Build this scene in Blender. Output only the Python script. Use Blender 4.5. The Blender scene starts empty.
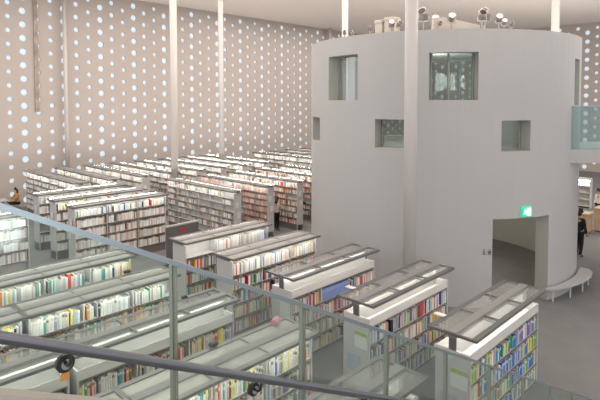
import bpy, bmesh, math, random
from mathutils import Vector, Matrix
PI = math.pi
rnd = random.Random(7)
sc = bpy.context.scene
COL = sc.collection

# ------------------------------------------------------------------ camera
EYE = Vector((0, 0, 6.2))
YAW = math.radians(44.0115)      # world X lies this far to the side of the view direction
PITCH = math.radians(2.658)
FPX, PPX, PPY = 517.0, 300.0, 126.0
cam_d = bpy.data.cameras.new('camera')
cam = bpy.data.objects.new('camera', cam_d); COL.objects.link(cam)
cam_d.sensor_width = 36; cam_d.lens = FPX / 600 * 36
cam_d.shift_y = -(200 - PPY) / 600.0
cam_d.clip_end = 300
cam.location = EYE
fwd = Vector((math.cos(YAW) * math.cos(PITCH), math.sin(YAW) * math.cos(PITCH), -math.sin(PITCH)))
cam.rotation_euler = fwd.to_track_quat('-Z', 'Y').to_euler()
sc.camera = cam

# ------------------------------------------------------------------ world, lights, exposure
sc.view_settings.view_transform = 'Standard'
sc.view_settings.look = 'None'
sc.view_settings.gamma = 1
sc.view_settings.use_curve_mapping = False
sc.view_settings.exposure = 0.0
W = bpy.data.worlds.new('world'); sc.world = W; W.use_nodes = True
W.node_tree.nodes['Background'].inputs[0].default_value = (0.97, 0.97, 1.0, 1)
W.node_tree.nodes['Background'].inputs[1].default_value = 1.15

def lamp(name, kind, loc, power, color, size=1.0, rot=(0, 0, 0), size_y=None, spot=None):
    d = bpy.data.lights.new(name, kind); d.energy = power; d.color = color
    if kind == 'AREA':
        d.size = size
        if size_y: d.shape = 'RECTANGLE'; d.size_y = size_y
    else:
        d.shadow_soft_size = size
    if spot: d.spot_size = math.radians(spot); d.spot_blend = 0.8
    o = bpy.data.objects.new(name, d); COL.objects.link(o); o.location = loc; o.rotation_euler = rot
    return o
WARM = (1.0, 0.88, 0.79)
# broad soft fill lights added just under the ceiling to brighten the hall
lamp('ceiling_fill', 'AREA', (12, 20, 13.0), 2600, WARM, 22, (0, 0, 0), 20)
lamp('ceiling_fill', 'AREA', (32, 22, 13.0), 2100, WARM, 20, (0, 0, 0), 18)
lamp('ceiling_fill', 'AREA', (26, 3, 13.0), 800, (1, .93, .86), 16, (0, 0, 0), 6)
# uplights standing on the round block wash the ceiling
lamp('ceiling_wash', 'AREA', (18.3, 10.15, 8.9), 1000, WARM, 6, (PI, 0, 0), 6)
# upward fills added to brighten the ceiling: over bookcases, behind viewer, beyond round block
lamp('ceiling_wash', 'AREA', (18, 26, 2.7), 520, WARM, 26, (PI, 0, 0), 12)
lamp('ceiling_wash', 'AREA', (4, -6, 6.6), 2600, WARM, 16, (PI, 0, 0), 10)
lamp('ceiling_wash', 'AREA', (34, 8, 2.9), 1000, WARM, 12, (PI, 0, 0), 14)
lamp('inner_light', 'POINT', (18.6, 10.6, 7.3), 260, (.95, 1, .97), .5)
lamp('lobby_light', 'POINT', (17.6, 9.6, 3.1), 220, WARM, .4)

# ------------------------------------------------------------------ materials
def mat(name, col, rough=.6, metal=0., emit=None, es=1., noise=0., nscale=6., bump=0., spec=None):
    m = bpy.data.materials.new(name); m.use_nodes = True
    nt = m.node_tree; b = nt.nodes['Principled BSDF']
    b.inputs['Base Color'].default_value = (*col, 1); b.inputs['Roughness'].default_value = rough
    b.inputs['Metallic'].default_value = metal
    if spec is not None: b.inputs['Specular IOR Level'].default_value = spec
    if noise or bump:
        tc = nt.nodes.new('ShaderNodeTexCoord'); nz = nt.nodes.new('ShaderNodeTexNoise')
        nz.inputs['Scale'].default_value = nscale; nz.inputs['Detail'].default_value = 4
        nt.links.new(tc.outputs['Object'], nz.inputs['Vector'])
        if noise:
            r = nt.nodes.new('ShaderNodeValToRGB')
            r.color_ramp.elements[0].position = .3; r.color_ramp.elements[1].position = .7
            r.color_ramp.elements[0].color = (*[c * (1 - noise) for c in col], 1)
            r.color_ramp.elements[1].color = (*[min(1, c * (1 + noise)) for c in col], 1)
            nt.links.new(nz.outputs['Fac'], r.inputs['Fac']); nt.links.new(r.outputs['Color'], b.inputs['Base Color'])
        if bump:
            bp = nt.nodes.new('ShaderNodeBump'); bp.inputs['Strength'].default_value = bump
            nt.links.new(nz.outputs['Fac'], bp.inputs['Height']); nt.links.new(bp.outputs['Normal'], b.inputs['Normal'])
    if emit:
        b.inputs['Emission Color'].default_value = (*emit, 1); b.inputs['Emission Strength'].default_value = es
    return m

def glass_mat(name, tint, gloss=.08, body=0., bodycol=(.6, .65, .63), rough=.02, fcap=1.):
    """thin sheet: transparent with a tint, a Fresnel reflection and some frosted body"""
    m = bpy.data.materials.new(name); m.use_nodes = True; nt = m.node_tree
    for n in list(nt.nodes): nt.nodes.remove(n)
    out = nt.nodes.new('ShaderNodeOutputMaterial'); tr = nt.nodes.new('ShaderNodeBsdfTransparent')
    tr.inputs['Color'].default_value = (*tint, 1)
    gl = nt.nodes.new('ShaderNodeBsdfGlossy'); gl.inputs['Roughness'].default_value = rough
    fr = nt.nodes.new('ShaderNodeLayerWeight'); fr.inputs['Blend'].default_value = gloss
    df = nt.nodes.new('ShaderNodeBsdfDiffuse'); df.inputs['Color'].default_value = (*bodycol, 1)
    m1 = nt.nodes.new('ShaderNodeMixShader'); m1.inputs[0].default_value = body
    nt.links.new(tr.outputs[0], m1.inputs[1]); nt.links.new(df.outputs[0], m1.inputs[2])
    m2 = nt.nodes.new('ShaderNodeMixShader'); mu = nt.nodes.new('ShaderNodeMath'); mu.operation = 'MULTIPLY'; mu.inputs[1].default_value = fcap
    nt.links.new(fr.outputs['Fresnel'], mu.inputs[0]); nt.links.new(mu.outputs[0], m2.inputs[0])
    nt.links.new(m1.outputs[0], m2.inputs[1]); nt.links.new(gl.outputs[0], m2.inputs[2])
    nt.links.new(m2.outputs[0], out.inputs['Surface'])
    return m

M = dict(
    floor=mat('grey carpet tile', (.165, .168, .168), .7, noise=.08, nscale=1.5, bump=.02),
    ceil=mat('ceiling plaster', (.92, .86, .82), .9),
    wall=mat('warm white perforated panel', (.455, .412, .38), .7, noise=.02, nscale=.6),
    drum=mat('white plaster', (.435, .435, .432), .55, noise=.012, nscale=.4),
    reveal=mat('window reveal paint', (.42, .43, .39), .6),
    pillar=mat('white painted steel column', (.56, .54, .52), .4),
    port=mat('daylit porthole glass', (.25, .3, .34), .3, emit=(.74, .87, 1.0), es=.70),
    white=mat('white shelf steel', (.58, .57, .55), .45),
    shelf=mat('pale grey shelf board', (.42, .41, .39), .45),
    edge=mat('dark shelf edge and shade', (.17, .15, .14), .5),  # edge strip with the thin shadow between book rows put into its colour
    endp=mat('grey end panel', (.50, .49, .48), .5),
    frame=mat('satin grey canopy steel', (.18, .182, .182), .35, .5),
    beam=mat('grey canopy duct', (.22, .22, .22), .45),
    acryl=glass_mat('frosted acrylic panel', (.86, .89, .87), .12, .55, (.62, .61, .58), .1, fcap=.5),
    acryl2=glass_mat('clear acrylic panel', (.93, .95, .94), .12, .13, (.68, .68, .66), .08, fcap=.35),
    led=mat('white light tube', (1, 1, 1), .5, emit=(1, .965, .91), es=32),
    glass=glass_mat('green tinted balustrade glass', (.90, .96, .94), .3, .025, (.55, .66, .62), rough=.06, fcap=.35),
    glass2=glass_mat('teal balcony glass', (.74, .84, .85), .2, .22, (.45, .56, .57), fcap=.5),
    pane=glass_mat('window pane', (.80, .84, .82), .3, .05, (.5, .53, .51), fcap=.4),
    cap=mat('pale blue grey anodised cap', (.29, .35, .38), .3, .7),
    post=mat('brass grey balustrade post', (.36, .35, .29), .35, .6),
    tube=mat('brushed steel handrail', (.15, .16, .18), .28, .85),
    black=mat('black rubber', (.012, .012, .014), .35),
    chrome=mat('chrome', (.6, .6, .6), .15, 1.),
    rail2=mat('beige lower rail', (.34, .32, .29), .5),
    tread=mat('stair tread', (.35, .34, .33), .6),
    wood=mat('light oak', (.55, .40, .25), .5, noise=.1, nscale=3),
    darkgrey=mat('charcoal sign panel', (.13, .135, .135), .5),
    red=mat('red print', (.6, .02, .02), .5),
    green=mat('exit sign green', (.0, .3, .15), .4, emit=(.02, .75, .38), es=.8),
    signw=mat('exit sign white', (.8, .9, .85), .4, emit=(.75, 1, .85), es=.9),
    lamp=mat('spot lens', (1, 1, 1), .4, emit=(1, .9, .85), es=2.5),
    alu=mat('spot lamp aluminium', (.45, .42, .41), .35, .6),
    skin=mat('skin', (.55, .36, .27), .6), hair=mat('black hair', (.015, .012, .01), .5),
    cblack=mat('black cloth', (.012, .012, .014), .9), cpink=mat('pale pink cloth', (.62, .50, .52), .9),
    cwhite=mat('white cloth', (.7, .7, .7), .9), corange=mat('ochre cloth', (.50, .24, .05), .9),
    cream=mat('cream box', (.6, .55, .47), .6), pagecol=mat('book pages', (.62, .59, .50), .9),
    card=mat('white card', (.66, .68, .66), .6), lime=mat('lime green print', (.32, .42, .06), .6),
    pinkobj=mat('pink plastic', (.6, .25, .33), .5),
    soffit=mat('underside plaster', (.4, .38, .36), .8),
    bluefile=mat('periwinkle file box', (.20, .28, .55), .6),
    bagpaper=mat('blue grey folder', (.35, .42, .50), .6),
)

# ------------------------------------------------------------------ mesh helpers
class MB:
    def __init__(s): s.v = []; s.f = []; s.m = []
    def box(s, x0, y0, z0, x1, y1, z1, mi=0, T=None):
        b = len(s.v)
        P = [(x0, y0, z0), (x1, y0, z0), (x1, y1, z0), (x0, y1, z0), (x0, y0, z1), (x1, y0, z1), (x1, y1, z1), (x0, y1, z1)]
        if T is not None: P = [tuple(T @ Vector(p)) for p in P]
        s.v += P
        for q in ((0, 3, 2, 1), (4, 5, 6, 7), (0, 1, 5, 4), (1, 2, 6, 5), (2, 3, 7, 6), (3, 0, 4, 7)):
            s.f.append(tuple(b + i for i in q)); s.m.append(mi)
    def prism(s, pts, z0, z1, mi=0):
        b = len(s.v); n = len(pts)
        s.v += [(x, y, z0) for x, y in pts] + [(x, y, z1) for x, y in pts]
        s.f.append(tuple(b + i for i in reversed(range(n)))); s.m.append(mi)
        s.f.append(tuple(b + n + i for i in range(n))); s.m.append(mi)
        for i in range(n):
            j = (i + 1) % n; s.f.append((b + i, b + j, b + n + j, b + n + i)); s.m.append(mi)
    def tube(s, pts, rad, n=12, mi=0, cap=True):
        """round bar through pts; rad number or list"""
        pts = [Vector(p) for p in pts]; b = len(s.v)
        R = rad if isinstance(rad, (list, tuple)) else [rad] * len(pts)
        for k, p in enumerate(pts):
            d = (pts[min(k + 1, len(pts) - 1)] - pts[max(k - 1, 0)]).normalized()
            u = d.cross(Vector((0, 0, 1)))
            if u.length < 1e-3: u = Vector((1, 0, 0))
            u.normalize(); w = d.cross(u)
            for i in range(n):
                a = 2 * PI * i / n; s.v.append(tuple(p + (u * math.cos(a) + w * math.sin(a)) * R[k]))
        for k in range(len(pts) - 1):
            for i in range(n):
                j = (i + 1) % n
                s.f.append((b + k * n + i, b + k * n + j, b + (k + 1) * n + j, b + (k + 1) * n + i)); s.m.append(mi)
        if cap:
            s.f.append(tuple(b + i for i in reversed(range(n)))); s.m.append(mi)
            e = b + (len(pts) - 1) * n; s.f.append(tuple(e + i for i in range(n))); s.m.append(mi)
    def mesh(s, name, mats, smooth=False):
        me = bpy.data.meshes.new(name); me.from_pydata(s.v, [], s.f)
        for m in (mats if isinstance(mats, (list, tuple)) else [mats]): me.materials.append(m)
        me.polygons.foreach_set('material_index', s.m)
        if smooth: me.polygons.foreach_set('use_smooth', [True] * len(s.f))
        me.update(); return me
    def build(s, name, mats, parent=None, smooth=False):
        o = bpy.data.objects.new(name, s.mesh(name, mats, smooth)); COL.objects.link(o)
        if parent: o.parent = parent
        return o

def tag(o, label, cat, group=None):
    o['label'] = label; o['category'] = cat
    if group: o['group'] = group
    return o
def thing(name, label, cat, loc=(0, 0, 0), rz=0, group=None):
    o = bpy.data.objects.new(name, None); COL.objects.link(o)
    o.location = loc; o.rotation_euler = (0, 0, rz)
    return tag(o, label, cat, group)
def struct(o): o['kind'] = 'structure'; return o
def copy_tree(o, parent=None):
    c = o.copy(); COL.objects.link(c); c.parent = parent
    for ch in o.children: copy_tree(ch, c)
    return c
def bevel(o, w=.01, seg=2):
    b = o.modifiers.new('bevel', 'BEVEL'); b.width = w; b.segments = seg; b.limit_method = 'ANGLE'; return o

# ------------------------------------------------------------------ room shell
HC, YB, XR = 13.2, 33.0, 51.0
b = MB(); b.box(-6, -14, -.3, XR + .6, YB + .6, 0); struct(b.build('floor', M['floor']))
b = MB(); b.box(-6, -14, HC, XR + .6, YB + .6, HC + .3); struct(b.build('ceiling', M['ceil']))

PITCHW = .785; PITCHV = .797
def perforated(name, length, start, to_world, keep):
    """wall with real recessed round holes; to_world(u, z, depth) -> point. Returns list of porthole centres."""
    v, f = [], []; N = 16; holes = []; D = .16
    def add(p): v.append(p); return len(v) - 1
    ncol = int(length / PITCHW + .999)
    for j in range(ncol):
        u0 = start + j * PITCHW; u1 = u0 + PITCHW; uc = (u0 + u1) / 2
        k = round((uc - keep) / PITCHW)
        r = (.20, .158, .143)[k % 3]
        off = PITCHV / 2 if k % 2 else 0
        zs = [off + i * PITCHV for i in range(-1, 18)]
        cells = [(max(0, z), min(HC, z + PITCHV)) for z in zs if min(HC, z + PITCHV) - max(0, z) > .01]
        for z0, z1 in cells:
            if z1 - z0 < PITCHV - .02:
                f.append([add(to_world(*p, 0)) for p in ((u0, z0), (u1, z0), (u1, z1), (u0, z1))]); continue
            zc = (z0 + z1) / 2; holes.append((uc, zc, r)); rr = r
            sq = []; ci = []; cb = []
            for i in range(N):
                a = 2 * PI * i / N + PI / 4
                c, s_ = math.cos(a), math.sin(a); m = max(abs(c), abs(s_)); h = PITCHW / 2; hv = PITCHV / 2
                sq.append(add(to_world(uc + c / m * h, zc + s_ / m * hv, 0)))
                ci.append(add(to_world(uc + c * rr, zc + s_ * rr, 0)))
                cb.append(add(to_world(uc + c * rr, zc + s_ * rr, D)))
            for i in range(N):
                q = (i + 1) % N
                f.append([sq[i], sq[q], ci[q], ci[i]]); f.append([ci[i], ci[q], cb[q], cb[i]])
    u1 = start + ncol * PITCHW
    me = bpy.data.meshes.new(name); me.from_pydata(v, [], f); me.materials.append(M['wall'])
    o = bpy.data.objects.new(name, me); COL.objects.link(o); struct(o)
    return holes, D
hb, D1 = perforated('wall_back', XR - 2, 10.7 - PITCHW * 10.5, lambda u, z, d: (u, YB + d, z), 10.7)
hr, D2 = perforated('wall_right', YB - 1, YB - PITCHW * 41, lambda u, z, d: (XR + d, u, z), 14.0)
port = []
for uc, zc, r in hb: port.append((Vector((uc, YB + .10, zc)), r, 0))
for uc, zc, r in hr: port.append((Vector((XR + .10, uc, zc)), r, 1))
# camera model, used only to choose which repeats show largest
def project(p):
    d = Vector(p) - EYE
    r = d.x * math.sin(YAW) - d.y * math.cos(YAW); w = d.x * math.cos(YAW) + d.y * math.sin(YAW)
    u = d.z * math.cos(PITCH) + w * math.sin(PITCH); w2 = -d.z * math.sin(PITCH) + w * math.cos(PITCH)
    return PPX + FPX * r / w2, PPY - FPX * u / w2, w2
def inview(p, m=2):
    x, y, w = project(p); return w > 0 and -m < x < 600 + m and -m < y < 400 + m
def disc_mesh(r):
    bb = MB(); n = 16
    for k, (rr, y) in enumerate(((1, 0), (.72, -.035), (.0, -.05))):
        if rr == 0: bb.v.append((0, y, 0)); continue
        for i in range(n): a = 2 * PI * i / n; bb.v.append((math.cos(a) * r * rr, y, math.sin(a) * r * rr))
    for i in range(n):
        j = (i + 1) % n
        bb.f.append((i, j, n + j, n + i)); bb.m.append(0); bb.f.append((n + i, n + j, 2 * n)); bb.m.append(0)
    return bb.mesh('porthole', M['port'], True)
dm = {r: disc_mesh(r + .002) for r in (.20, .158, .143)}
def vis_port(p):
    x, y, w = project(p[0])
    return inview(p[0]) and not (314 < x < 579 and y > 40) and not (x < 570 and x > 80 and y > 165)
cand = sorted([p for p in port if vis_port(p)], key=lambda p: -p[1] ** 2 * (1 if p[2] == 0 else .8) / (p[0] - EYE).length ** 2)
chosen = set(id(p) for p in cand[:290]); rest = MB(); wn = 1
for p in port:
    rz = 0 if p[2] == 0 else -PI / 2
    if id(p) in chosen:
        o = bpy.data.objects.new('window_%d' % wn, dm[p[1]]); wn += 1; COL.objects.link(o)
        o.location = p[0]; o.rotation_euler = (0, 0, rz); struct(o)
    else:
        me = dm[p[1]]; T = Matrix.Translation(p[0]) @ Matrix.Rotation(rz, 4, 'Z'); b0 = len(rest.v)
        rest.v += [tuple(T @ q.co) for q in me.vertices]
        for q in me.polygons: rest.f.append(tuple(b0 + i for i in q.vertices)); rest.m.append(0)
struct(rest.build('window_%d' % wn, M['port'], smooth=True)); wn += 1

# slim columns
for k, (x, y, r) in enumerate([(12.63, 7.87, .18), (14.94, 23.62, .18), (21.5, 28.2, .17), (37.5, 32.3, .17), (23.4, 19.0, .18), (26.3, 8.5, .18), (12.95, 32.6, .12)]):
    b = MB(); b.tube([(x, y, 0), (x, y, HC)], r, 28)
    struct(b.build('trim_%d' % (k + 1), M['pillar'], smooth=False))
    COL.objects[-1].data.polygons.foreach_set('use_smooth', [len(p.vertices) == 4 for p in COL.objects[-1].data.polygons])
b = MB(); b.box(11.28, YB - .1, 5.6, 11.5, YB, HC); struct(b.build('trim_8', mat('dull brown duct', (.34, .29, .25), .7, noise=.3, nscale=2)))

# ------------------------------------------------------------------ round block (drum)
DC = Vector((18.3, 10.2)); DR = 4.93; DT = .46; DH = 8.36
def ring(a, r, z): a = math.radians(a); return (DC.x + math.cos(a) * r, DC.y + math.sin(a) * r, z)
opens = [  # angle0, angle1, z0, z1
    (228.6, 252.6, 0.0, 2.69), (161.2, 178.6, 6.26, 7.75), (186.4, 197.7, 4.76, 5.66), (206.1, 222.8, 6.26, 7.68),
    (231.2, 242.7, 4.72, 5.65), (141.1, 153.0, 4.76, 5.64), (269.6, 276.5, 6.1, 7.6),
    # on the far side
    (80.5, 116, 5.9, 8.1), (47, 70, 4.6, 5.75), (2, 36, 5.9, 8.1)]
A = sorted(set([round(x, 3) for o in opens for x in o[:2]] + [i * 4.0 for i in range(90)]))
A = [a for i, a in enumerate(A) if not (abs(a / 4 - round(a / 4)) < 1e-6 and any(abs(a - o) < 1.2 for q in opens for o in q[:2] if o != a))]
Z = sorted(set([0, DH] + [z for o in opens for z in o[2:]]))
def solid(i, j):
    a0, a1 = A[i % len(A)], A[(i + 1) % len(A)]
    if a1 < a0: a1 += 360
    am = ((a0 + a1) / 2) % 360; zm = (Z[j] + Z[j + 1]) / 2
    return not any(o[0] < am < o[1] and o[2] < zm < o[3] for o in opens)
b = MB(); n = len(A)
def vid(i, r, j): return ((i % n) * 2 + r) * len(Z) + j
for i in range(n):
    for r in (DR, DR - DT):
        for z in Z: b.v.append(ring(A[i], r, z))
for i in range(n):
    for j in range(len(Z) - 1):
        if not solid(i, j): continue
        b.f.append((vid(i, 0, j), vid(i + 1, 0, j), vid(i + 1, 0, j + 1), vid(i, 0, j + 1))); b.m.append(0)
        b.f.append((vid(i + 1, 1, j), vid(i, 1, j), vid(i, 1, j + 1), vid(i + 1, 1, j + 1))); b.m.append(1)
        if not solid(i - 1, j): b.f.append((vid(i, 1, j), vid(i, 0, j), vid(i, 0, j + 1), vid(i, 1, j + 1))); b.m.append(1)
        if not solid(i + 1, j): b.f.append((vid(i + 1, 0, j), vid(i + 1, 1, j), vid(i + 1, 1, j + 1), vid(i + 1, 0, j + 1))); b.m.append(1)
        if j == len(Z) - 2: b.f.append((vid(i, 0, j + 1), vid(i + 1, 0, j + 1), vid(i + 1, 1, j + 1), vid(i, 1, j + 1))); b.m.append(0)
        elif not solid(i, j + 1): b.f.append((vid(i, 0, j + 1), vid(i + 1, 0, j + 1), vid(i + 1, 1, j + 1), vid(i, 1, j + 1))); b.m.append(1)
        if j > 0 and not solid(i, j - 1): b.f.append((vid(i, 1, j), vid(i + 1, 1, j), vid(i + 1, 0, j), vid(i, 0, j))); b.m.append(1)
drum = struct(b.build('wall_round', [M['drum'], M['reveal']]))
b = MB(); b.prism([ring(a, DR - DT, 0)[:2] for a in range(0, 360, 6)], DH - .22, DH - .02); struct(b.build('ceiling_round', M['drum']))
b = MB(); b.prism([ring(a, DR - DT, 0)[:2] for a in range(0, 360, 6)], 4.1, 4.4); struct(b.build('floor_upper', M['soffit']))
# panes in the round block's windows
for k, o in enumerate(opens[1:]):
    b = MB(); st = 6
    for i in range(st):
        a0 = o[0] + (o[1] - o[0]) * i / st; a1 = o[0] + (o[1] - o[0]) * (i + 1) / st; c = len(b.v); r = DR - DT + .05
        for rr in (r, r + .012):
            b.v += [ring(a0, rr, o[2]), ring(a1, rr, o[2]), ring(a1, rr, o[3]), ring(a0, rr, o[3])]
        for q in ((0, 1, 2, 3), (7, 6, 5, 4), (3, 2, 6, 7), (1, 0, 4, 5)): b.f.append(tuple(c + t for t in q)); b.m.append(0)
    w = struct(b.build('window_%d' % wn, M['pane'])); wn += 1
    fb = MB()
    for a in (o[0] + .5, o[0] + (o[1] - o[0]) * .42, o[1] - .5) if k in (0, 2, 6, 8) else (o[0] + .5, o[1] - .5):
        fb.tube([ring(a, DR - DT + .03, o[2]), ring(a, DR - DT + .03, o[3])], .035, 6)
    fb.build('window_frame', M['reveal'], w)
# inside on the ground floor: a low wall and a dim ramp
b = MB(); b.prism([ring(a, 3.0, 0)[:2] for a in range(20, 150, 8)] + [ring(a, 2.7, 0)[:2] for a in range(148, 18, -8)], 0, 4.08)
struct(b.build('wall_lobby', mat('beige lobby wall', (.40, .37, .29), .7)))

# pictograms, exit sign
def on_drum(a, z, r=DR): p = ring(a, r, z); return p, math.radians(a) + PI / 2
p, rz = on_drum(241.3, 2.72)
t = thing('exit_sign', 'small green and white illuminated exit sign above the round block doorway', 'sign', (p[0], p[1], 2.74), rz)
b = MB(); b.box(-.17, -.07, 0, .17, .03, .30); b.build('sign_box', M['green'], t)
b = MB(); b.box(-.02, -.076, .03, .13, -.072, .27); b.build('sign_panel', M['signw'], t)
b = MB(); b.box(-.10, -.078, .20, -.06, -.073, .24)
for q in (((-.13, .07), (-.09, .13)), ((-.09, .13), (-.07, .19)), ((-.09, .13), (-.04, .08)), ((-.12, .17), (-.07, .18)), ((-.07, .18), (-.03, .14))):
    (x0, z0), (x1, z1) = q; b.tube([(x0, -.075, z0), (x1, -.075, z1)], .013, 6)
b.build('running_figure', M['signw'], t)
for k, (a, lab) in enumerate([(225.6, 'tiny dark standing figure pictogram beside the round block doorway'), (227.6, 'tiny dark wheelchair pictogram at the edge of the doorway')]):
    p, rz = on_drum(a, 1.6, DR + .004)
    b = MB(); b.box(-.045, -.006, .0, .045, 0, .02)
    if k == 0: b.box(-.02, -.006, .03, .02, 0, .12); b.box(-.018, -.006, .135, .018, 0, .17)
    else: b.box(-.05, -.006, .03, .05, 0, .12); b.box(-.02, -.006, .135, .02, 0, .17)
    o = b.build('wall_pictogram', M['darkgrey']); o.location = (p[0], p[1], 1.62); o.rotation_euler = (0, 0, rz); tag(o, lab, 'sign')

# bench hugging the round block
b = MB(); pts = [(250, 5.01), (255, 5.01), (260, 5.01), (265, 5.01), (270, 5.01), (276, 5.01), (282, 5.01), (285, 5.05), (284, 5.3), (281, 5.42), (276, 5.44), (270, 5.40), (264, 5.34), (258, 5.26), (251, 5.16)]
t = thing('curved_bench', 'white curved bench wrapped around the foot of the round block', 'bench', (DC.x, DC.y, 0))
b.prism([(math.cos(math.radians(a)) * r, math.sin(math.radians(a)) * r) for a, r in pts], .38, .45)
bevel(b.build('seat', M['drum'], t), .01)
for a, r in ((253, 5.10), (262, 5.2), (271, 5.28), (280, 5.3)):
    c, s_ = math.cos(math.radians(a)) * r, math.sin(math.radians(a)) * r
    b = MB(); b.tube([(c, s_, 0), (c, s_, .38)], .025, 10); b.build('leg', M['pillar'], t)

# lamps and blocks standing on the round block's roof
def spot_lamp(a, r, s, lab, lit, yaw, big=False):
    p = ring(a, r, DH)
    t = thing('spot_lamp', lab, 'lamp', p, yaw, 'spot lamps on top of the round block')
    b = MB(); b.tube([(0, 0, 0), (0, 0, .03)], .12 * s, 12); b.build('base', M['alu'], t)
    b = MB(); b.tube([(0, 0, .03), (0, 0, .22 * s)], .025, 8); b.box(-.1 * s, -.015, .2 * s, .1 * s, .015, .23 * s); b.box(-.11 * s, -.015, .2 * s, -.09 * s, .015, .36 * s); b.box(.09 * s, -.015, .2 * s, .11 * s, .015, .36 * s)
    b.build('yoke', M['alu'], t)
    d = Vector((0, -.8, .6)).normalized(); c = Vector((0, 0, .33 * s))
    b = MB(); b.tube([c - d * .15 * s, c - d * .1 * s, c + d * .08 * s, c + d * .13 * s], [.05 * s, .085 * s, .09 * s, .11 * s], 14)
    b.build('lamp_head', M['alu'], t, True)
    b = MB(); b.tube([c + d * .125 * s, c + d * .14 * s], .075 * s, 14); b.build('lens', M['lamp'] if lit else M['black'], t)
spots = [(168.5, 4.7, .55, 0, 'first from the perforated wall'), (181.5, 4.6, .6, 0, 'tiny, beside the tall cream block'), (190.5, 4.5, .9, 1, 'bright, beside the cream cube'),
         (194.5, 4.7, .75, 0, 'dark, just behind the tall column'), (203.5, 4.5, 1.5, 0, 'the tallest, beside the tall column'), (207.6, 3.9, 1.2, 1, 'paired with the tallest one'),
         (209.5, 4.7, .6, 0, 'small, between two clusters'), (214, 4.5, 1.1, 1, 'on the edge of the sloped block'), (225.0, 4.6, 1.25, 0, 'tilted up in the big cluster'),
         (228.5, 4.2, 1.5, 0, 'the highest of the big cluster'), (231.5, 4.6, 1.0, 1, 'low and pale in the big cluster'), (234.5, 4.5, .75, 1, 'bright, low, past the big cluster'),
         (237.5, 4.5, .6, 0, 'squat, near the doorway side'), (172, 4.6, .5, 0, 'second from the perforated wall')]
for k, (a, r, s, lit, lab) in enumerate(spots):
    spot_lamp(a, r, s, 'spot lamp on the round block roof, ' + lab, lit, rnd.uniform(-1, 1) - .6 if not lit else -.9)
for a, r, w, h, lab in ((183.5, 4.2, .28, .50, 'tall cream block among roof lamps of the round block'), (189, 4.2, .36, .55, 'cream cube beside the bright roof lamp')):
    p = ring(a, r, DH); b = MB(); b.box(-w / 2, -w / 2, 0, w / 2, w / 2, h * .8); b.box(-w / 2 - .02, -w / 2 - .02, h * .8, w / 2 + .02, w / 2 + .02, h)
    o = bevel(b.build('roof_block', M['cream']), .02); o.location = p; tag(o, lab, 'box')
p = ring(217, 4.2, DH); b = MB(); b.prism([(-.75, 0), (.75, 0), (.75, .12), (-.45, .42), (-.75, .42)], -.3, .3)
b.v = [(x, z, y) for x, y, z in b.v]
o = b.build('roof_wedge', M['cream']); o.location = p; o.rotation_euler = (0, 0, math.radians(217) + PI / 2); tag(o, 'long sloped cream block on the round block roof', 'box')

# bridge with glass balustrade joining the round block
Rv = Vector((math.sin(YAW), -math.cos(YAW), 0)); Fv = Vector((math.cos(YAW), math.sin(YAW), 0))
def bp(l, f): q = Rv * l + Fv * f; return (q.x, q.y)   # lateral, depth in plan
b = MB(); b.prism([bp(8.56, 16.6), bp(20, 16.6), bp(20, 20), bp(10.0, 20)], 4.24, 4.66); struct(b.build('floor_bridge', M['drum']))
t = thing('glass_balustrade', 'teal glass balustrade on the upper bridge beside the round block', 'balustrade', (*bp(8.56, 16.65), 4.66), math.atan2(Rv.y, Rv.x))
for k in range(4):
    b = MB(); b.box(.02 + k * 1.5, 0, 0, 1.5 + k * 1.5, .02, 1.38); b.build('glass_panel', M['glass2'], t)
b = MB(); b.box(0, -.02, 1.38, 6.05, .04, 1.42); b.build('top_rail', M['cap'], t)
b = MB(); b.box(-.0, .02, 0, .02, 1.2, 1.38); b.build('side_panel', M['glass2'], t)

# ------------------------------------------------------------------ bookcases
PAL = {'white': (.74, .74, .72), 'cream': (.66, .60, .48), 'grey': (.33, .34, .35), 'pale blue': (.42, .55, .66), 'blue': (.04, .17, .62),
       'red': (.66, .04, .03), 'salmon': (.62, .36, .30), 'pink': (.62, .34, .42), 'yellow': (.80, .62, .04), 'orange': (.66, .27, .04),
       'green': (.05, .42, .16), 'teal': (.07, .33, .36), 'brown': (.20, .11, .07), 'black': (.03, .03, .035), 'navy': (.04, .06, .16), 'lilac': (.42, .38, .58)}
MIX = {
    'pale': [('white', 66), ('cream', 18), ('pale blue', 10), ('grey', 6), ('yellow', 4), ('red', 2), ('green', 2), ('blue', 2), ('pink', 3), ('teal', 2), ('orange', 2), ('black', 2)],  # white share raised to put the lit rows' overexposed glow into book colours
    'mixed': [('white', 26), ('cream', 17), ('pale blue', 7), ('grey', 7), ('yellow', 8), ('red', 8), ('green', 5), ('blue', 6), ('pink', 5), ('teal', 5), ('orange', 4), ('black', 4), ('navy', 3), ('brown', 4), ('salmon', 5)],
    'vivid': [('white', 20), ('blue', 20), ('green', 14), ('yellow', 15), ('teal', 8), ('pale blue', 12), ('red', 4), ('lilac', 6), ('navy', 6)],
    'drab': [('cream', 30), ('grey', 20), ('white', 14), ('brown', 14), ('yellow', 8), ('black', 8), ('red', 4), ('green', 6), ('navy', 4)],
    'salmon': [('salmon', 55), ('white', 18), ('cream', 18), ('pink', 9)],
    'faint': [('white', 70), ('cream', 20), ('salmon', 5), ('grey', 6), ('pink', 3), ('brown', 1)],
    'redish': [('white', 35), ('cream', 22), ('salmon', 18), ('red', 10), ('brown', 8), ('orange', 6)]}
def pick(mix):
    L = MIX[mix]; t = rnd.uniform(0, sum(w for _, w in L))
    for c, w in L:
        t -= w
        if t <= 0: return c
    return L[0][0]

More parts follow.
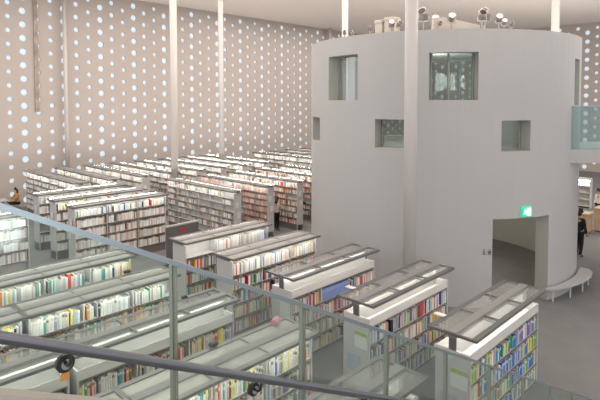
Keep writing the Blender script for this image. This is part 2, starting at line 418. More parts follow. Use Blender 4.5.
BOOKS = []      # dict(T, w, d, h, col, case, row, idx, key)
CASEBOX = []    # boxes for the sight test
proto = {}
def make_case(L, H, pitch, rows, name, fascia, bw=.34, comp=.36):
    """double-sided bookcase along local X, shelves on both long sides, lit canopy on top"""
    t = bpy.data.objects.new(name, None); COL.objects.link(t)
    hl = L / 2; top = H - comp; z0 = top - pitch * rows
    b = MB(); b.box(-hl + .02, -bw + .03, 0, hl - .02, bw - .03, z0 - .03); b.build('plinth', M['edge'], t)
    b = MB(); b.box(-hl + .03, -.012, z0 - .03, hl - .03, .012, H - .10); b.build('back_panel', M['white'], t)
    for s in (-1, 1):
        b = MB(); x = s * (hl - .02); eh = H - .12 if not fascia else top + .17
        b.box(min(x, x - s * .035), -bw, 0, max(x, x - s * .035), bw, eh)
        bevel(b.build('end_panel', M['endp'], t), .006)
        if fascia:
            b = MB(); b.box(x - .02 if s > 0 else x - .01, -.07, top + .17, x + .01 if s > 0 else x + .02, .07, H - .05); b.build('end_post', M['frame'], t)
        if bw < .34:
            b = MB(); b.box(s * hl - .02, -.12, H - .75, s * hl + .0, .02, H - .5); b.build('end_card', M['card'], t); b = MB(); b.box(s * hl - .02, -.02, H - 1.2, s * hl, .13, H - .95); b.build('end_card', M['card'], t)
    nb = 3 if L < 5 else 6
    for k in range(1, nb):
        x = -hl + L * k / nb; b = MB(); b.box(x - .012, -bw + .02, z0, x + .012, bw - .02, H - .12 if not fascia else top); b.build('upright', M['white'], t)
    for r in range(rows + 1):
        z = z0 + r * pitch; b = MB()
        for s in (-1, 1):
            y0, y1 = (-bw + .01, -.012) if s < 0 else (.012, bw - .01)
            b.box(-hl + .05, y0, z - .022, hl - .05, y1, z)
            ye = -bw + .004 if s < 0 else bw - .014
            b.box(-hl + .05, ye, z - .032, hl - .05, ye + .012, z + .004, 1)
        b.build('shelf', [M['white'], M['edge']], t)
    if fascia:
        for s in (-1, 1):
            b = MB(); b.box(-hl + .03, 0, 0, hl - .03, .014, .17, 0, Matrix.Translation((0, s * bw - (.014 if s > 0 else 0), top)) @ Matrix.Rotation(s * .12, 4, 'X'))
            b.build('fascia_board', M['white'], t)
    # canopy
    cw = bw + .135; ch = hl + .02
    b = MB()
    for s in (-1, 1):
        b.box(-ch, min(s * (cw - .10), s * cw), H - .012, ch, max(s * (cw - .10), s * cw), H); b.box(-ch, min(s * (cw - .012), s * cw), H - .052, ch, max(s * (cw - .012), s * cw), H - .012); b.box(s * ch - .025, -cw, H - .045, s * ch + .025, cw, H)
    for k in range(1, nb):
        x = -ch + 2 * ch * k / nb; b.box(x - .02, -cw, H - .04, x + .02, cw, H - .002)
    b.build('canopy_frame', M['frame'], t)
    b = MB(); b.box(-ch, -.085, H - .10, ch, .085, H + .012); b.build('canopy_duct', M['beam'], t)
    for k in range(nb):
        for s in (-1, 1):
            x0 = -ch + 2 * ch * k / nb + .02; x1 = -ch + 2 * ch * (k + 1) / nb - .02
            b = MB(); b.box(x0, min(s * .09, s * (cw - .101)), H - .025, x1, max(s * .09, s * (cw - .101)), H - .017)
            b.build('canopy_panel', M['acryl2'] if fascia else M['acryl'], t)
    for k in range(nb):
        x0 = -ch + 2 * ch * k / nb; b = MB(); b.box(x0 - .01 if k else x0, -.3, H - .10, x0 + .01, .3, H - .06) 
        if not fascia or k: b.build('bracket', M['frame'], t)
    for s in (-1, 1):
        y = s * (cw - .028 if not fascia else .03)
        zt = H - .014 if not fascia else H - .102
        b = MB(); b.box(-hl + .06, y - .013, zt - .016, hl - .06, y + .013, zt); b.build('light_tube', M['led'], t)
    return t
def case(L, H, pitch, rows, x, y, rz, label, group, short, fill, mixes, fascia=False, back=False, wrange=(.022, .05), key=None, bw=.34, comp=.36, nm='bookcase'):
    k = (L, H, pitch, rows, fascia, bw, comp)
    if k not in proto: t = proto[k] = make_case(L, H, pitch, rows, nm, fascia, bw, comp)
    else: t = copy_tree(proto[k]); t.name = nm
    t.location = (x, y, 0); t.rotation_euler = (0, 0, rz); tag(t, label, 'bookcase', group)
    top = H - comp; z0 = top - pitch * rows; T = Matrix.Translation((x, y, 0)) @ Matrix.Rotation(rz, 4, 'Z')
    CASEBOX.append((T.inverted(), L / 2, .33, H - .40, H))
    nb = 3 if L < 5 else 6
    for r in range(rows + 1):
        if r == rows and fascia: continue
        hmax = (pitch if r < rows else comp * .80) - .04
        for s in ((-1, 1) if back else (-1,)):
            for bay in range(nb):
                f = fill(r, bay) if s < 0 else .8
                mx = mixes(r, bay)
                if f <= 0: continue
                xa = -L / 2 + L * bay / nb + .06; xb = -L / 2 + L * (bay + 1) / nb - .05; xc = xa
                stop = xa + (xb - xa) * f; base = rnd.uniform(.78, .95) if r < rows else .9
                idx = 0
                while xc < stop:
                    w = rnd.uniform(*wrange); 
                    if xc + w > xb: break
                    h = hmax * min(1, base * rnd.uniform(.80, 1.03)); d = rnd.uniform(.14, .17) if bw < .3 else rnd.uniform(.17, .23)
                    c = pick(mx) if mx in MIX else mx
                    if key == 'L40' and r == rows and s < 0:
                        if c == 'red': c = 'white'
                        if bay == 1 and abs(xc - (xa + xb) / 2) < .04: c = 'red'; h = hmax
                    if key == 'R4' and r == 3 and bay == 1 and s < 0 and xc > xb - .16: c = 'red'; h = hmax
                    y_sp = s * (bw - .03)
                    yc = y_sp + (d / 2 if s < 0 else -d / 2)
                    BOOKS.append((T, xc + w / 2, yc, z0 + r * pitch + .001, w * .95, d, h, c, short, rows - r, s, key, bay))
                    xc += w
                    if rnd.random() < .02: xc += rnd.uniform(.03, .12)
    return t
LOWL, LOWH, LP = 3.32, 2.1, .385
YR = [4.33, 6.50, 8.74, 10.95, 13.12]
def fl(v=.95, empty=.0):
    return lambda r, b: 0 if rnd.random() < empty else min(1, v * rnd.uniform(.93, 1.1))
RG = 'low double-sided bookcases beside the round block'
case(LOWL, LOWH, LP, 4, 10.05, YR[0], 0, 'low bookcase with clear canopy full of blue and yellow books before the doorway', RG, 'case before the doorway', fl(1), lambda r, b: 'vivid', True, False, (.028, .065), 'R5', comp=.50)
case(LOWL, LOWH, LP, 4, 10.05, YR[1], 0, 'low bookcase with clear canopy standing at the foot of the tall column', RG, 'case by the tall column', fl(1), lambda r, b: 'mixed', True, True, (.02, .045), 'R4', comp=.50)
def r3mix(r, b): return 'mixed'
case(LOWL, LOWH, LP, 4, 10.05, YR[2], 0, 'low bookcase with clear canopy and a run of periwinkle file boxes', RG, 'case with periwinkle boxes', lambda r, b: 0 if (r == 3 and b == 1) else .95, r3mix, True, True, (.02, .045), 'R3', comp=.50)
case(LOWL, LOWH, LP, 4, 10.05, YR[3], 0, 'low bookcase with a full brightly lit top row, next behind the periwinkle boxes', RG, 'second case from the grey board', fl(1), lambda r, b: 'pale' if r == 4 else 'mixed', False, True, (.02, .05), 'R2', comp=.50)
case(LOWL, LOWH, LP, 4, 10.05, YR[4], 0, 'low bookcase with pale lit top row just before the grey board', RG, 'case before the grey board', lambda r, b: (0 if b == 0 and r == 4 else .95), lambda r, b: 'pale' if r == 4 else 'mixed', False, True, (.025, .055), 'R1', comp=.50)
LG = 'low double-sided bookcases behind the stair glass'
LXS = [(5.06, 'aisle'), (1.66, 'far')]
lab = {0: 'low bookcase with clear canopy deepest behind the lower stair posts', 1: 'low bookcase with pink item on its canopy behind glass', 2: 'low bookcase with long empty white top tray behind the glass',
       3: 'low bookcase with vivid lit top row, second beyond the handrail', 4: 'low bookcase with pale lit top row and one bright red book'}
lab2 = {1: 'low bookcase crossing under the handrail, continuing the row with the pink item', 2: 'low bookcase with white top tray, outer half of its row by the ring bracket',
        3: 'low bookcase with lit top row, outer half, second row beyond the handrail', 4: 'low bookcase with lit top row, outer half of the row with the red book'}
lsh = {0: 'case under the stair', 1: 'case under the canopy with pink item', 2: 'case with the white top tray', 3: 'case second beyond the handrail', 4: 'case with one bright red book'}
for k in range(5):
    for q, (x, nm_) in enumerate(LXS):
        if k == 0 and q: continue
        if k == 2 and q: pass
        fas = k in (0, 2)
        key = 'L%d%d' % (k, q)
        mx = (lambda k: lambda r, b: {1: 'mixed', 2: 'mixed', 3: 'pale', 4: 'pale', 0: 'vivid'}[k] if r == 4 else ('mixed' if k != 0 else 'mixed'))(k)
        case(LOWL, LOWH, LP, 4, x, YR[k], 0, lab2[k] if q else lab[k], LG, lsh[k] + (', outer half' if q else ''), (lambda k, q: lambda r, b: (.72 if r == 4 and b == 2 and k == 3 and not q else 1))(k, q), mx, fas, True, (.028, .062), key, comp=.50)
# tall blocks
MG = 'tall bookcases across the aisle, end on to the grey board'
words_ = ['first', 'second', 'third', 'fourth', 'fifth', 'sixth', 'seventh', 'eighth', 'ninth', 'tenth', 'eleventh', 'twelfth', 'thirteenth', 'fourteenth', 'fifteenth', 'sixteenth', 'seventeenth', 'eighteenth', 'nineteenth', 'twentieth']
words_ += [w + '-' + x for w in ('twenty', 'thirty', 'forty', 'fifty', 'sixty', 'seventy', 'eighty', 'ninety') for x in ['first', 'second', 'third', 'fourth', 'fifth', 'sixth', 'seventh', 'eighth', 'ninth', 'tenth']]
for k in range(3):
    case(3.85, 2.36, .40, 4, 9.67, 19.3 + 1.78 * k, 0, 'tall pale-lit bookcase beside the grey board, %s row back' % words_[k], MG, '', fl(.98, .03), lambda r, b: 'pale' if r == 4 else 'faint', False, False, (.04, .075), None, .3, .42)
for k in range(2):
    case(3.85, 2.36, .40, 4, 4.3, 19.3 + 1.78 * k, 0, 'tall bookcase seen through the stair glass glare, %s row back' % words_[k], MG, '', fl(.98, .03), lambda r, b: 'pale' if r == 4 else 'faint', False, False, (.04, .075), None, .3, .42)
CG = 'tall bookcases ending at the aisle before the round block'
CL = ['tall half-empty white bookcase behind the grey board', 'tall bookcase of uniform salmon paperbacks', 'tall bookcase with red signs beside the browsing person', 'tall bookcase beside the round block edge', 'tall bookcase mostly hidden behind the round block edge']
cm = ['faint', 'salmon', 'redish', 'redish', 'faint']
for k in range(5):
    case(5.3, 2.4, .29, 6, 13.68 + .3 + 1.93 * k, 19.85, -PI / 2, CL[k], CG, '', (lambda k: (fl(.6, .35) if k == 0 else fl(.97, .06)))(k), (lambda k: lambda r, b: cm[k])(k), False, False, (.05, .08), None, .2, .36)
NG = 'tall bookcases in rows by the perforated wall'
for k in range(8):
    case(6.8, 2.4, .29, 6, 9.9 + .33 + 1.68 * k, 27.6, -PI / 2, 'tall lit bookcase end on to the perforated wall, %s counting toward the round block' % words_[k], NG, '', fl(.97, .05), lambda r, b: 'faint', False, False, (.07, .12), None, .22, .36)
for k in range(5):
    case(6.8, 2.4, .29, 6, 25.6 + .3 + 1.72 * k, 26.3, -PI / 2, 'tall lit bookcase in the block behind the slim column, %s row of five' % words_[k], NG, '', fl(.97, .05), lambda r, b: 'faint', False, False, (.07, .12), None, .22, .36)
for k in range(3):
    case(5.3, 2.4, .29, 6, 25.8 + 1.72 * k, 19.3, -PI / 2, 'tall bookcase in the short block by the round block, %s row back' % words_[k], NG, '', fl(.97, .05), lambda r, b: 'faint', False, False, (.07, .12), None, .22, .36)

# which books show largest
def seen(p):
    d = EYE - p
    for Ti, hx, hy, hz, H in CASEBOX[:14]:
        a = Ti @ p; q = Ti @ EYE; dd = q - a
        lo, hi = 1e-3, 1
        for ax, e0, e1 in ((0, -hx, hx), (1, -hy, hy), (2, 0, hz)):
            if abs(dd[ax]) < 1e-9:
                if not e0 < a[ax] < e1: lo = 2
                continue
            t0, t1 = (e0 - a[ax]) / dd[ax], (e1 - a[ax]) / dd[ax]
            if t0 > t1: t0, t1 = t1, t0
            lo = max(lo, t0); hi = min(hi, t1)
        if lo < hi: return False
    return True
scored = []
for i, B in enumerate(BOOKS):
    if not B[11] or B[10] > 0: continue
    T, xc, yc, z, w, d, h, c = B[:8]
    p = T @ Vector((xc, yc - d / 2 - .05, z + h * .75))
    x, y, wz = project(p)
    if not (1 < x < 599 and 1 < y < 397) or wz < 0: continue
    if not seen(p): continue
    scored.append((w * h / wz ** 2, i))
scored.sort(reverse=True)
solo = set(i for _, i in scored[:296])
# single books
cov = {c: mat(c + ' book cover', v, .55) for c, v in PAL.items()}
def book_mesh(c):
    b = MB(); t = .06
    # unit book: x -0.5..0.5 thickness, y -0.5..0.5 depth (spine at -y), z 0..1
    b.box(-.5, -.44, 0, -.5 + t * 1.5, .5, 1); b.box(.5 - t * 1.5, -.44, 0, .5, .5, 1)
    n = 5; P = [(-.5, -.44)] + [(-.5 * math.cos(PI * k / n), -.44 - .06 * math.sin(PI * k / n)) for k in range(1, n)] + [(.5, -.44), (.5, -.40), (-.5, -.40)]
    b.prism(P, 0, 1); b.box(-.41, -.40, .015, .41, .47, .975, 1)
    if c not in ('black', 'navy', 'brown'): b.box(-.42, -.512, .70, .42, -.495, .86, 2)
    else: b.box(-.42, -.512, .70, .42, -.495, .80, 2)
    return b.mesh('book', [cov[c], M['pagecol'], cov['cream'] if c != 'cream' else cov['brown']])
bm_ = {c: book_mesh(c) for c in PAL}
count = {}
fv, ff, fc = [], [], []
for i, B in enumerate(BOOKS):
    T, xc, yc, z, w, d, h, c, short, row, s, key, bay = B
    if i in solo:
        o = bpy.data.objects.new('book', bm_[c]); COL.objects.link(o)
        p = T @ Vector((xc, yc, z)); o.location = p; o.scale = (w, d, h)
        o.rotation_euler = (0, 0, T.to_euler().z + (PI if s > 0 else 0))
        k = (short, row, c); count[k] = count.get(k, 0) + 1
        n_ = count[k]
        rown = {0: 'lit top row', 1: 'upper row', 2: 'second row down', 3: 'third row down', 4: 'bottom row'}[row]
        tag(o, '%s %s book along the %s, %s' % (words_[min(n_ - 1, len(words_) - 1)], c, rown, short), 'book', 'books on the low bookcases')
        continue
    b0 = len(fv); x0, x1, y0, y1 = xc - w / 2, xc + w / 2, yc - d / 2, yc + d / 2
    for P in ((x0, y0, z), (x1, y0, z), (x1, y1, z), (x0, y1, z), (x0, y0, z + h), (x1, y0, z + h), (x1, y1, z + h), (x0, y1, z + h)):
        fv.append(tuple(T @ Vector(P)))
    col = PAL[c]; j = rnd.uniform(.8, 1.12); col = tuple(min(1, q * j) for q in col)
    for q, cc in (((4, 5, 6, 7), PAL['cream']), ((0, 1, 5, 4), col), ((1, 2, 6, 5), col), ((2, 3, 7, 6), col), ((3, 0, 4, 7), col)):
        ff.append(tuple(b0 + t_ for t_ in q)); fc.append(cc)
me = bpy.data.meshes.new('shelved_books'); me.from_pydata(fv, [], ff)
at = me.color_attributes.new('cover', 'FLOAT_COLOR', 'CORNER')
flat = []
for cc in fc: flat += [cc[0], cc[1], cc[2], 1.0] * 4
at.data.foreach_set('color', flat)
mm = mat('assorted book covers', (.5, .5, .5), .6); nt = mm.node_tree
an = nt.nodes.new('ShaderNodeAttribute'); an.attribute_name = 'cover'; nt.links.new(an.outputs['Color'], nt.nodes['Principled BSDF'].inputs['Base Color'])
me.materials.append(mm); o = bpy.data.objects.new('shelved_books', me); COL.objects.link(o); o['kind'] = 'stuff'
tag(o, 'thousands of further books filling the shelves of all the bookcases', 'books')

# periwinkle file boxes in the middle bay
for k in range(12):
    b = MB(); b.box(-.042, -.12, 0, .042, .12, .30); b.box(-.03, -.122, .2, .03, -.119, .26, 1)
    o = bevel(b.build('file_box', [M['bluefile'], mat('file label', (.30, .38, .62), .6) if k == 0 else bpy.data.materials['file label']]), .004)
    o.location = (10.05 - .53 + .088 * k + .045, YR[2] - .31 + .12, 2.1 - .50 - .385 + .002)
    tag(o, 'periwinkle file box, %s in its run on the upper shelf' % words_[k], 'file box', 'periwinkle file boxes')
# white sign cards with lime print on the ends of the low bookcases
for k, (y, nm_) in enumerate(((YR[0], 'blue and yellow books'), (YR[1], 'tall column bookcase'), (YR[2], 'periwinkle boxes bookcase'))):
    t = thing('shelf_sign', 'white sign card with lime stripe on the end of the ' + nm_, 'sign', (8.40, y, 0), 0, 'shelf end signs')
    b = MB(); b.box(-.016, -.30, 1.12, -.004, .02, 1.46); b.build('card', M['card'], t)
    b = MB(); b.box(-.020, -.30, 1.38, -.016, .02, 1.46); b.build('stripe', M['lime'] if k < 2 else M['card'], t)
    b = MB(); b.box(-.016, -.10, .60, -.004, .22, .95); b.build('leaflet', M['bagpaper'], t)
# small things lying on canopies
def small(name, lab, cat, x, y, z, dims, m, rz=0):
    b = MB(); dx, dy, dz = dims; b.box(-dx / 2, -dy / 2, 0, dx / 2, dy / 2, dz); b.box(-dx * .42, -dy * .42, dz, dx * .42, dy * .42, dz * 1.25)
    o = bevel(b.build(name, m), min(dims) * .15); o.location = (x, y, z); o.rotation_euler = (0, 0, rz); return tag(o, lab, cat)
small('plastic_box', 'small pink plastic box on the canopy behind the glass', 'box', 6.45, 6.85, 2.115, (.22, .12, .07), M['pinkobj'], .4)
small('tape_dispenser', 'black small block on the canopy nearest the pink box', 'block', 5.1, 6.95, 2.115, (.14, .09, .05), M['black'])
small('remote_block', 'little black block on the canopy of the white top tray', 'block', 5.95, 9.1, 2.115, (.12, .07, .04), M['black'])
small('stapler', 'little black block on the canopy behind the vivid row', 'block', 5.9, 11.45, 2.115, (.16, .08, .05), M['black'])
small('paper_pad', 'white paper pad lying on the canopy before the tall column', 'paper', 8.85, 7.0, 2.115, (.13, .22, .01), M['card'])
small('paper_pad', 'white paper pad lying on the canopy by the doorway', 'paper', 8.9, 4.85, 2.115, (.13, .22, .01), M['card'])

# grey board with red mark
t = thing('information_board', 'dark grey standing board with a red mark near the slim column', 'board', (11.0, 16.9, 0))
b = MB(); b.box(-.72, -.03, .05, .72, .03, 1.50); bevel(b.build('panel', M['darkgrey'], t), .01)
b = MB(); b.box(-.74, -.04, 1.50, .74, .04, 1.56); b.build('top_rail', M['endp'], t)
for s in (-1, 1):
    b = MB(); b.box(s * .66 - .03, -.25, 0, s * .66 + .03, .25, .05); b.build('foot', M['frame'], t)
b = MB()
for x0, z0, x1, z1 in ((-.12, 1.28, -.04, 1.38), (-.02, 1.26, .03, 1.40), (.03, 1.24, .12, 1.30), (.05, 1.32, .16, 1.38), (-.14, 1.24, -.02, 1.27)):
    b.box(x0, -.036, z0, x1, -.03, z1)
b.build('red_mark', M['red'], t)

# ------------------------------------------------------------------ staircase and its balustrade
SL = -.5165
def capz(x): return 5.844 + SL * (x - .549)
YS = 1.96
t = thing('stair_balustrade', 'green glass balustrade with flat blue-grey cap descending past the viewer', 'balustrade', (0, YS, 0))
X0, X1 = -.9, 9.2
def slant(b, x0, x1, dz0, dz1, y0, y1, mi=0):
    c = len(b.v)
    for x in (x0, x1):
        for y in (y0, y1):
            for dz in (dz0, dz1): b.v.append((x, y, capz(x) + dz))
    for q in ((0, 1, 3, 2), (4, 6, 7, 5), (0, 4, 5, 1), (2, 3, 7, 6), (1, 5, 7, 3), (0, 2, 6, 4)): b.f.append(tuple(c + i for i in q)); b.m.append(mi)
b = MB(); slant(b, X0, X1, -.012, .012, -.022, .022); b.build('cap_rail', M['cap'], t)
PX = [1.235 + .83 * k for k in range(-2, 10)]
for x in PX:
    b = MB(); b.box(x - .013, .004, capz(x) - 1.16, x + .013, .03, capz(x) - .012); b.build('post', M['post'], t)
for i in range(len(PX) - 1):
    b = MB(); slant(b, PX[i] + .006, PX[i + 1] - .006, -1.1, -.012, -.006, .004); b.build('glass_panel', M['glass'], t)
b = MB(); slant(b, X0, X1, -1.22, -1.08, -.04, .04); b.build('base_channel', M['frame'], t)
t = thing('handrail', 'round brushed steel handrail held on black ring brackets', 'handrail', (0, YS - .085, 0))
b = MB(); pts = [(x, 0, capz(x) - .437) for x in (-.9, 0, .8, 1.6, 2.4, 4, 6, 8)]; b.tube(pts, .0205, 20)
b.build('rail', M['tube'], t, True)
for x in (-.18, .744, 1.664, 2.58, 3.5, 4.4, 5.3, 6.2, 7.1):
    z = capz(x) - .437; dz = .075
    b = MB(); b.tube([(x, .068, z - dz), (x, .050, z - dz)], .034, 24)
    d_ = b.build('ring', M['black'], t)
    b = MB(); b.tube([(x, .052, z - dz), (x, .042, z - dz)], .020, 16); b.build('bolt_cap', M['chrome'], d_)
    b = MB(); b.tube([(x, .046, z - dz), (x, .02, z - dz + .005), (x, .004, z - dz + .02), (x, 0, z - .015)], .007, 8); b.build('bracket_arm', M['black'], t, True)
b = MB(); b.box(.725, -.02, 0, .757, -.018, .028); o = b.build('tag', M['corange'], t); o.location = (0, .07, capz(.744) - .437 - .137)
o = MB(); slant(o, X0, 2.2, -.70, -.625, -.10, -.04); o = o.build('lower_rail', M['rail2']); o.location = (0, YS, 0)
tag(o, 'flat beige lower rail along the inside of the stair glass', 'rail')
# flight and landing below the viewer
t = thing('staircase', 'pale staircase descending inside the glass balustrade', 'staircase', (0, 0, 0))
b = MB(); z = 4.66; b.box(-4.5, .35, z - .2, -.3, 1.9, z); x = -.3; k = 0
while z > .2:
    z -= .1505; b.box(x, .35, z - .04, x + .32, 1.9, z); b.box(x, .35, z - .04, x + .02, 1.9, z + .15); x += .2914; k += 1
b.build('treads', M['tread'], t)
b = MB(); c = len(b.v)
for x_ in (-.6, X1):
    for y in (1.88, 1.91):
        for dz in (-1.5, -1.17): b.v.append((x_, y, max(0, capz(x_) + dz)))
for q in ((0, 1, 3, 2), (4, 6, 7, 5), (0, 4, 5, 1), (2, 3, 7, 6), (1, 5, 7, 3), (0, 2, 6, 4)): b.f.append(q); b.m.append(0)
b.build('stringer', M['frame'], t)

# ------------------------------------------------------------------ people
def skin_obj(name, verts, edges, radii, m, parent, sub=2, root=0):
    me = bpy.data.meshes.new(name); me.from_pydata(verts, edges, []); me.materials.append(m)
    o = bpy.data.objects.new(name, me); COL.objects.link(o); o.parent = parent
    md = o.modifiers.new('skin', 'SKIN'); md.use_smooth_shade = True
    sv = me.skin_vertices[0].data
    for i, r in enumerate(radii): sv[i].radius = r if isinstance(r, tuple) else (r, r); sv[i].use_root = (i == root)
    s = o.modifiers.new('subsurf', 'SUBSURF'); s.levels = 1; s.render_levels = sub
    return o
def person(label, loc, rz, h, top, legs, pose='stand', hair_long=False, group=None):
    """built facing -Y, metres at 1.7 m then scaled"""
    t = thing('person', label, 'person', loc, rz, group); k = h / 1.7; t.scale = (k, k, k)
    sit = pose == 'sit'
    hz = .92 if not sit else .50
    J = {}
    J['pel'] = (0, 0, hz); J['waist'] = (0, .0, hz + .14); J['chest'] = (0, -.01, hz + .36); J['neck'] = (0, -.01, hz + .52); J['head0'] = (0, -.02, hz + .58); J['head1'] = (0, -.035, hz + .68); J['head2'] = (0, -.02, hz + .755)
    for s, q in ((-1, 'l'), (1, 'r')):
        J[q + 'hip'] = (s * .09, 0, hz - .04)
        if sit:
            J[q + 'knee'] = (s * .11, -.42, hz - .02); J[q + 'ank'] = (s * .11, -.44, .08); J[q + 'toe'] = (s * .12, -.60, .03)
        else:
            J[q + 'knee'] = (s * .10, -.02 - .03 * s, .48); J[q + 'ank'] = (s * .10, .03 - .05 * s, .08); J[q + 'toe'] = (s * .12, -.12 - .05 * s, .03)
        J[q + 'sh'] = (s * .17, 0, hz + .47)
        if pose == 'reach' or sit:
            J[q + 'elb'] = (s * .22, -.13, hz + .24); J[q + 'wri'] = (s * .13, -.34, hz + .30); J[q + 'hand'] = (s * .12, -.42, hz + .32)
        else:
            J[q + 'elb'] = (s * .23, .03, hz + .20); J[q + 'wri'] = (s * .23, -.08, hz - .03); J[q + 'hand'] = (s * .22, -.12, hz - .11)
    names = list(J); ix = {n_: i for i, n_ in enumerate(names)}
    E_ = [('pel', 'waist'), ('waist', 'chest'), ('chest', 'neck'), ('neck', 'head0'), ('head0', 'head1'), ('head1', 'head2')]
    for q in 'lr': E_ += [('pel', q + 'hip'), (q + 'hip', q + 'knee'), (q + 'knee', q + 'ank'), (q + 'ank', q + 'toe'), ('chest', q + 'sh'), (q + 'sh', q + 'elb'), (q + 'elb', q + 'wri'), (q + 'wri', q + 'hand')]
    Rr = {'pel': (.13, .10), 'waist': (.11, .085), 'chest': (.14, .10), 'neck': .05, 'head0': .055, 'head1': (.082, .095), 'head2': (.06, .07)}
    for q in 'lr': Rr.update({q + 'hip': .082, q + 'knee': .055, q + 'ank': .036, q + 'toe': .03, q + 'sh': .052, q + 'elb': .038, q + 'wri': .026, q + 'hand': .028})
    body = skin_obj('body', [J[n_] for n_ in names], [(ix[a], ix[c_]) for a, c_ in E_], [Rr[n_] for n_ in names], M['skin'], t)
    def part(nm_, ns, es, rr, m):
        i2 = {n_: i for i, n_ in enumerate(ns)}
        skin_obj(nm_, [J[n_] for n_ in ns], [(i2[a], i2[c_]) for a, c_ in es], rr, m, t)
    part('shirt', ['waist', 'pel', 'chest', 'lsh', 'lelb', 'lwri', 'rsh', 'relb', 'rwri', 'neck'], [('waist', 'pel'), ('waist', 'chest'), ('chest', 'lsh'), ('lsh', 'lelb'), ('lelb', 'lwri'), ('chest', 'rsh'), ('rsh', 'relb'), ('relb', 'rwri'), ('chest', 'neck')],
         [(.135, .105), (.16, .125), (.165, .12), .07, .055, .04, .07, .055, .04, .055], top)
    part('trousers', ['pel', 'lhip', 'lknee', 'lank', 'rhip', 'rknee', 'rank'], [('pel', 'lhip'), ('lhip', 'lknee'), ('lknee', 'lank'), ('pel', 'rhip'), ('rhip', 'rknee'), ('rknee', 'rank')],
         [(.15, .115), .10, .075, .055, .10, .075, .055], legs)
    for q in 'lr': part('shoe', [q + 'ank', q + 'toe'], [(q + 'ank', q + 'toe')], [.045, .04], M['cblack'])
    J['hb'] = (0, .02, hz + .66); J['ht'] = (0, .0, hz + .765); J['hf'] = (0, -.045, hz + .785); J['hl'] = (0, .05, hz + (.46 if hair_long else .60))
    part('hair', ['ht', 'hb', 'hf', 'hl'], [('hb', 'ht'), ('ht', 'hf'), ('hb', 'hl')], [(.085, .085), (.092, .085), (.06, .05), (.07, .04)], M['hair'])
    # face: nose and eyes
    b = MB(); b.tube([(0, -.115, hz + .69), (0, -.135, hz + .655)], [.008, .014], 6); b.build('nose', M['skin'], t, True)
    b = MB()
    for s in (-1, 1): b.box(s * .03 - .01, -.122, hz + .688, s * .03 + .01, -.108, hz + .698)
    b.build('eyes', M['black'], t)
    for q in 'lr':
        w = Vector(J[q + 'wri']); hd = Vector(J[q + 'hand']); d = (hd - w).normalized(); u = d.cross(Vector((0, 0, 1))).normalized() if abs(d.z) < .9 else Vector((0, 1, 0))
        for f_ in range(4):
            o_ = u * (f_ - 1.5) * .016; p0 = hd - d * .01 + o_; p1 = p0 + d * (.05 - .006 * abs(f_ - 1.3)); p2 = p1 + (d + Vector((0, 0, -.6))).normalized() * .03
            b = MB(); b.tube([p0, p1, p2], [.009, .0085, .007], 6); b.build('finger', M['skin'], body, True)
        b = MB(); p0 = hd - d * .03; b.tube([p0, p0 + u * .04 + d * .02, p0 + u * .045 + d * .05], [.010, .009, .008], 6); b.build('thumb', M['skin'], body, True)
    return t
person('person in pale pink top and black trousers reading at the shelves', (17.05, 18.05, 0), PI / 2 + .3, 1.55, M['cpink'], M['cblack'], 'reach', True)
person('person in black seen from behind walking past the round block', (22.55, 6.2, 0), PI / 2 - .3, 1.84, M['cblack'], M['cblack'], 'stand', False)
person('person in dark clothes between the shelves near the round block edge', (18.5, 17.9, 0), PI / 2, 1.6, M['cblack'], M['cblack'], 'reach', False)
person('person in ochre jacket seated at the table under the perforated wall', (9.8, 31.9, 0), -PI / 2, 1.7, M['corange'], M['cblack'], 'sit', True)
person('person with dark hair and white top standing behind the wooden counter', (30.2, 7.4, 0), -PI / 2 - .4, 1.6, M['cwhite'], M['cblack'], 'stand', True)
def simple_table(x, y, lab, m):
    t = thing('study_table', lab, 'table', (x, y, 0))
    b = MB(); b.box(-.9, -.45, .70, .9, .45, .74); bevel(b.build('tabletop', m, t), .01)
    for sx in (-1, 1):
        for sy in (-1, 1):
            b = MB(); b.box(sx * .82 - .025, sy * .37 - .025, 0, sx * .82 + .025, sy * .37 + .025, .70); b.build('leg', M['frame'], t)
simple_table(8.4, 31.9, 'plain table beside the person in the ochre jacket', M['white'])
simple_table(7.3, 29.6, 'plain table under the perforated wall, away from the bookcases', M['white'])
t = thing('stool', 'plain stool under the person in the ochre jacket', 'stool', (9.8, 31.9, 0))
b = MB(); b.tube([(0, 0, .33), (0, 0, .37)], .19, 16); b.build('seat', M['white'], t)
for a in range(4):
    b = MB(); b.tube([(.14 * math.cos(a * PI / 2), .14 * math.sin(a * PI / 2), 0), (.1 * math.cos(a * PI / 2), .1 * math.sin(a * PI / 2), .33)], .015, 8); b.build('leg', M['frame'], t)

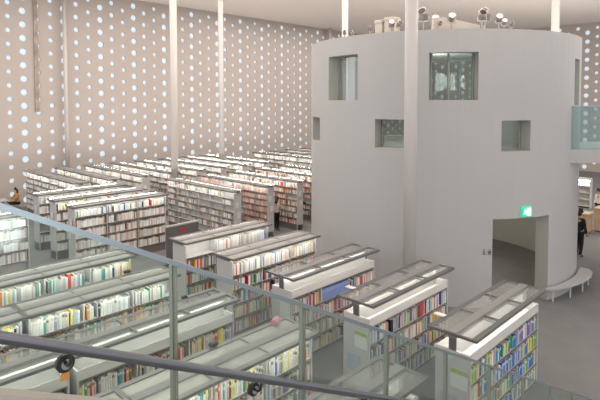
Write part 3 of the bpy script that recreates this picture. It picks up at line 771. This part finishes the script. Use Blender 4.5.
# ------------------------------------------------------------------ service counter beyond the round block
def counter(x0, y0, x1, y1, h, lab):
    t = thing('service_counter', lab, 'counter', ((x0 + x1) / 2, (y0 + y1) / 2, 0), 0, 'service counters'); hx, hy = (x1 - x0) / 2, (y1 - y0) / 2
    b = MB(); b.box(-hx, -hy, .08, hx, hy, h - .05); b.build('body', M['wood'], t)
    b = MB(); b.box(-hx - .04, -hy - .04, h - .05, hx + .04, hy + .04, h); bevel(b.build('worktop', M['wood'], t), .01)
    b = MB(); b.box(-hx + .05, -hy + .05, 0, hx - .05, hy - .05, .08); b.build('plinth', M['edge'], t)
counter(26.6, 6.95, 27.3, 8.2, .95, 'low light oak counter beside the walking person')
counter(27.4, 4.6, 28.2, 6.9, 1.15, 'high light oak counter section further from the round block')
t = thing('display_shelf', 'bright white display shelving behind the oak counter', 'shelving', (33.5, 10.6, 0), -PI / 2)
b = MB(); b.box(-2, -.02, 0, 2, .02, 1.75); b.build('back_panel', M['white'], t)
for k in range(5):
    b = MB(); b.box(-2, -.35, .1 + k * .39, 2, -.02, .14 + k * .39); b.build('shelf', M['white'], t)
for x in (-2, -.7, .7, 2):
    b = MB(); b.box(x - .02, -.35, 0, x + .02, .02, 1.75); b.build('upright', M['white'], t)
b = MB(); b.box(-1.95, -.3, 1.58, 1.95, -.26, 1.62); b.build('light_tube', M['led'], t)
small('monitor', 'small dark monitor on the oak counter', 'monitor', 27.7, 6.2, 1.152, (.1, .5, .30), M['black'], .2)
small('paper_stack', 'white paper stack on the low oak counter', 'papers', 26.9, 7.6, .952, (.3, .4, .14), M['card'])

# unseen globe lamp added behind the viewer for the glare in the stair glass
t = thing('glare_lamp', 'unseen white globe lamp added for the glare in the stair glass', 'lamp', (3.1, -6.85, 3.7))
b = MB(); n = 14; b.tube([(0, 0, .30 * math.cos(PI * k / n) if 0 < k < n else .30 * (1 if k == 0 else -1)) for k in range(n + 1)], [max(.004, .30 * math.sin(PI * k / n)) for k in range(n + 1)], 20)
b.build('globe', mat('glowing opal globe', (1, 1, 1), .5, emit=(.9, 1, .98), es=32), t, True)
b = MB(); b.tube([(0, 0, .30), (0, 0, HC - 3.7)], .012, 8); b.build('cord', M['frame'], t)
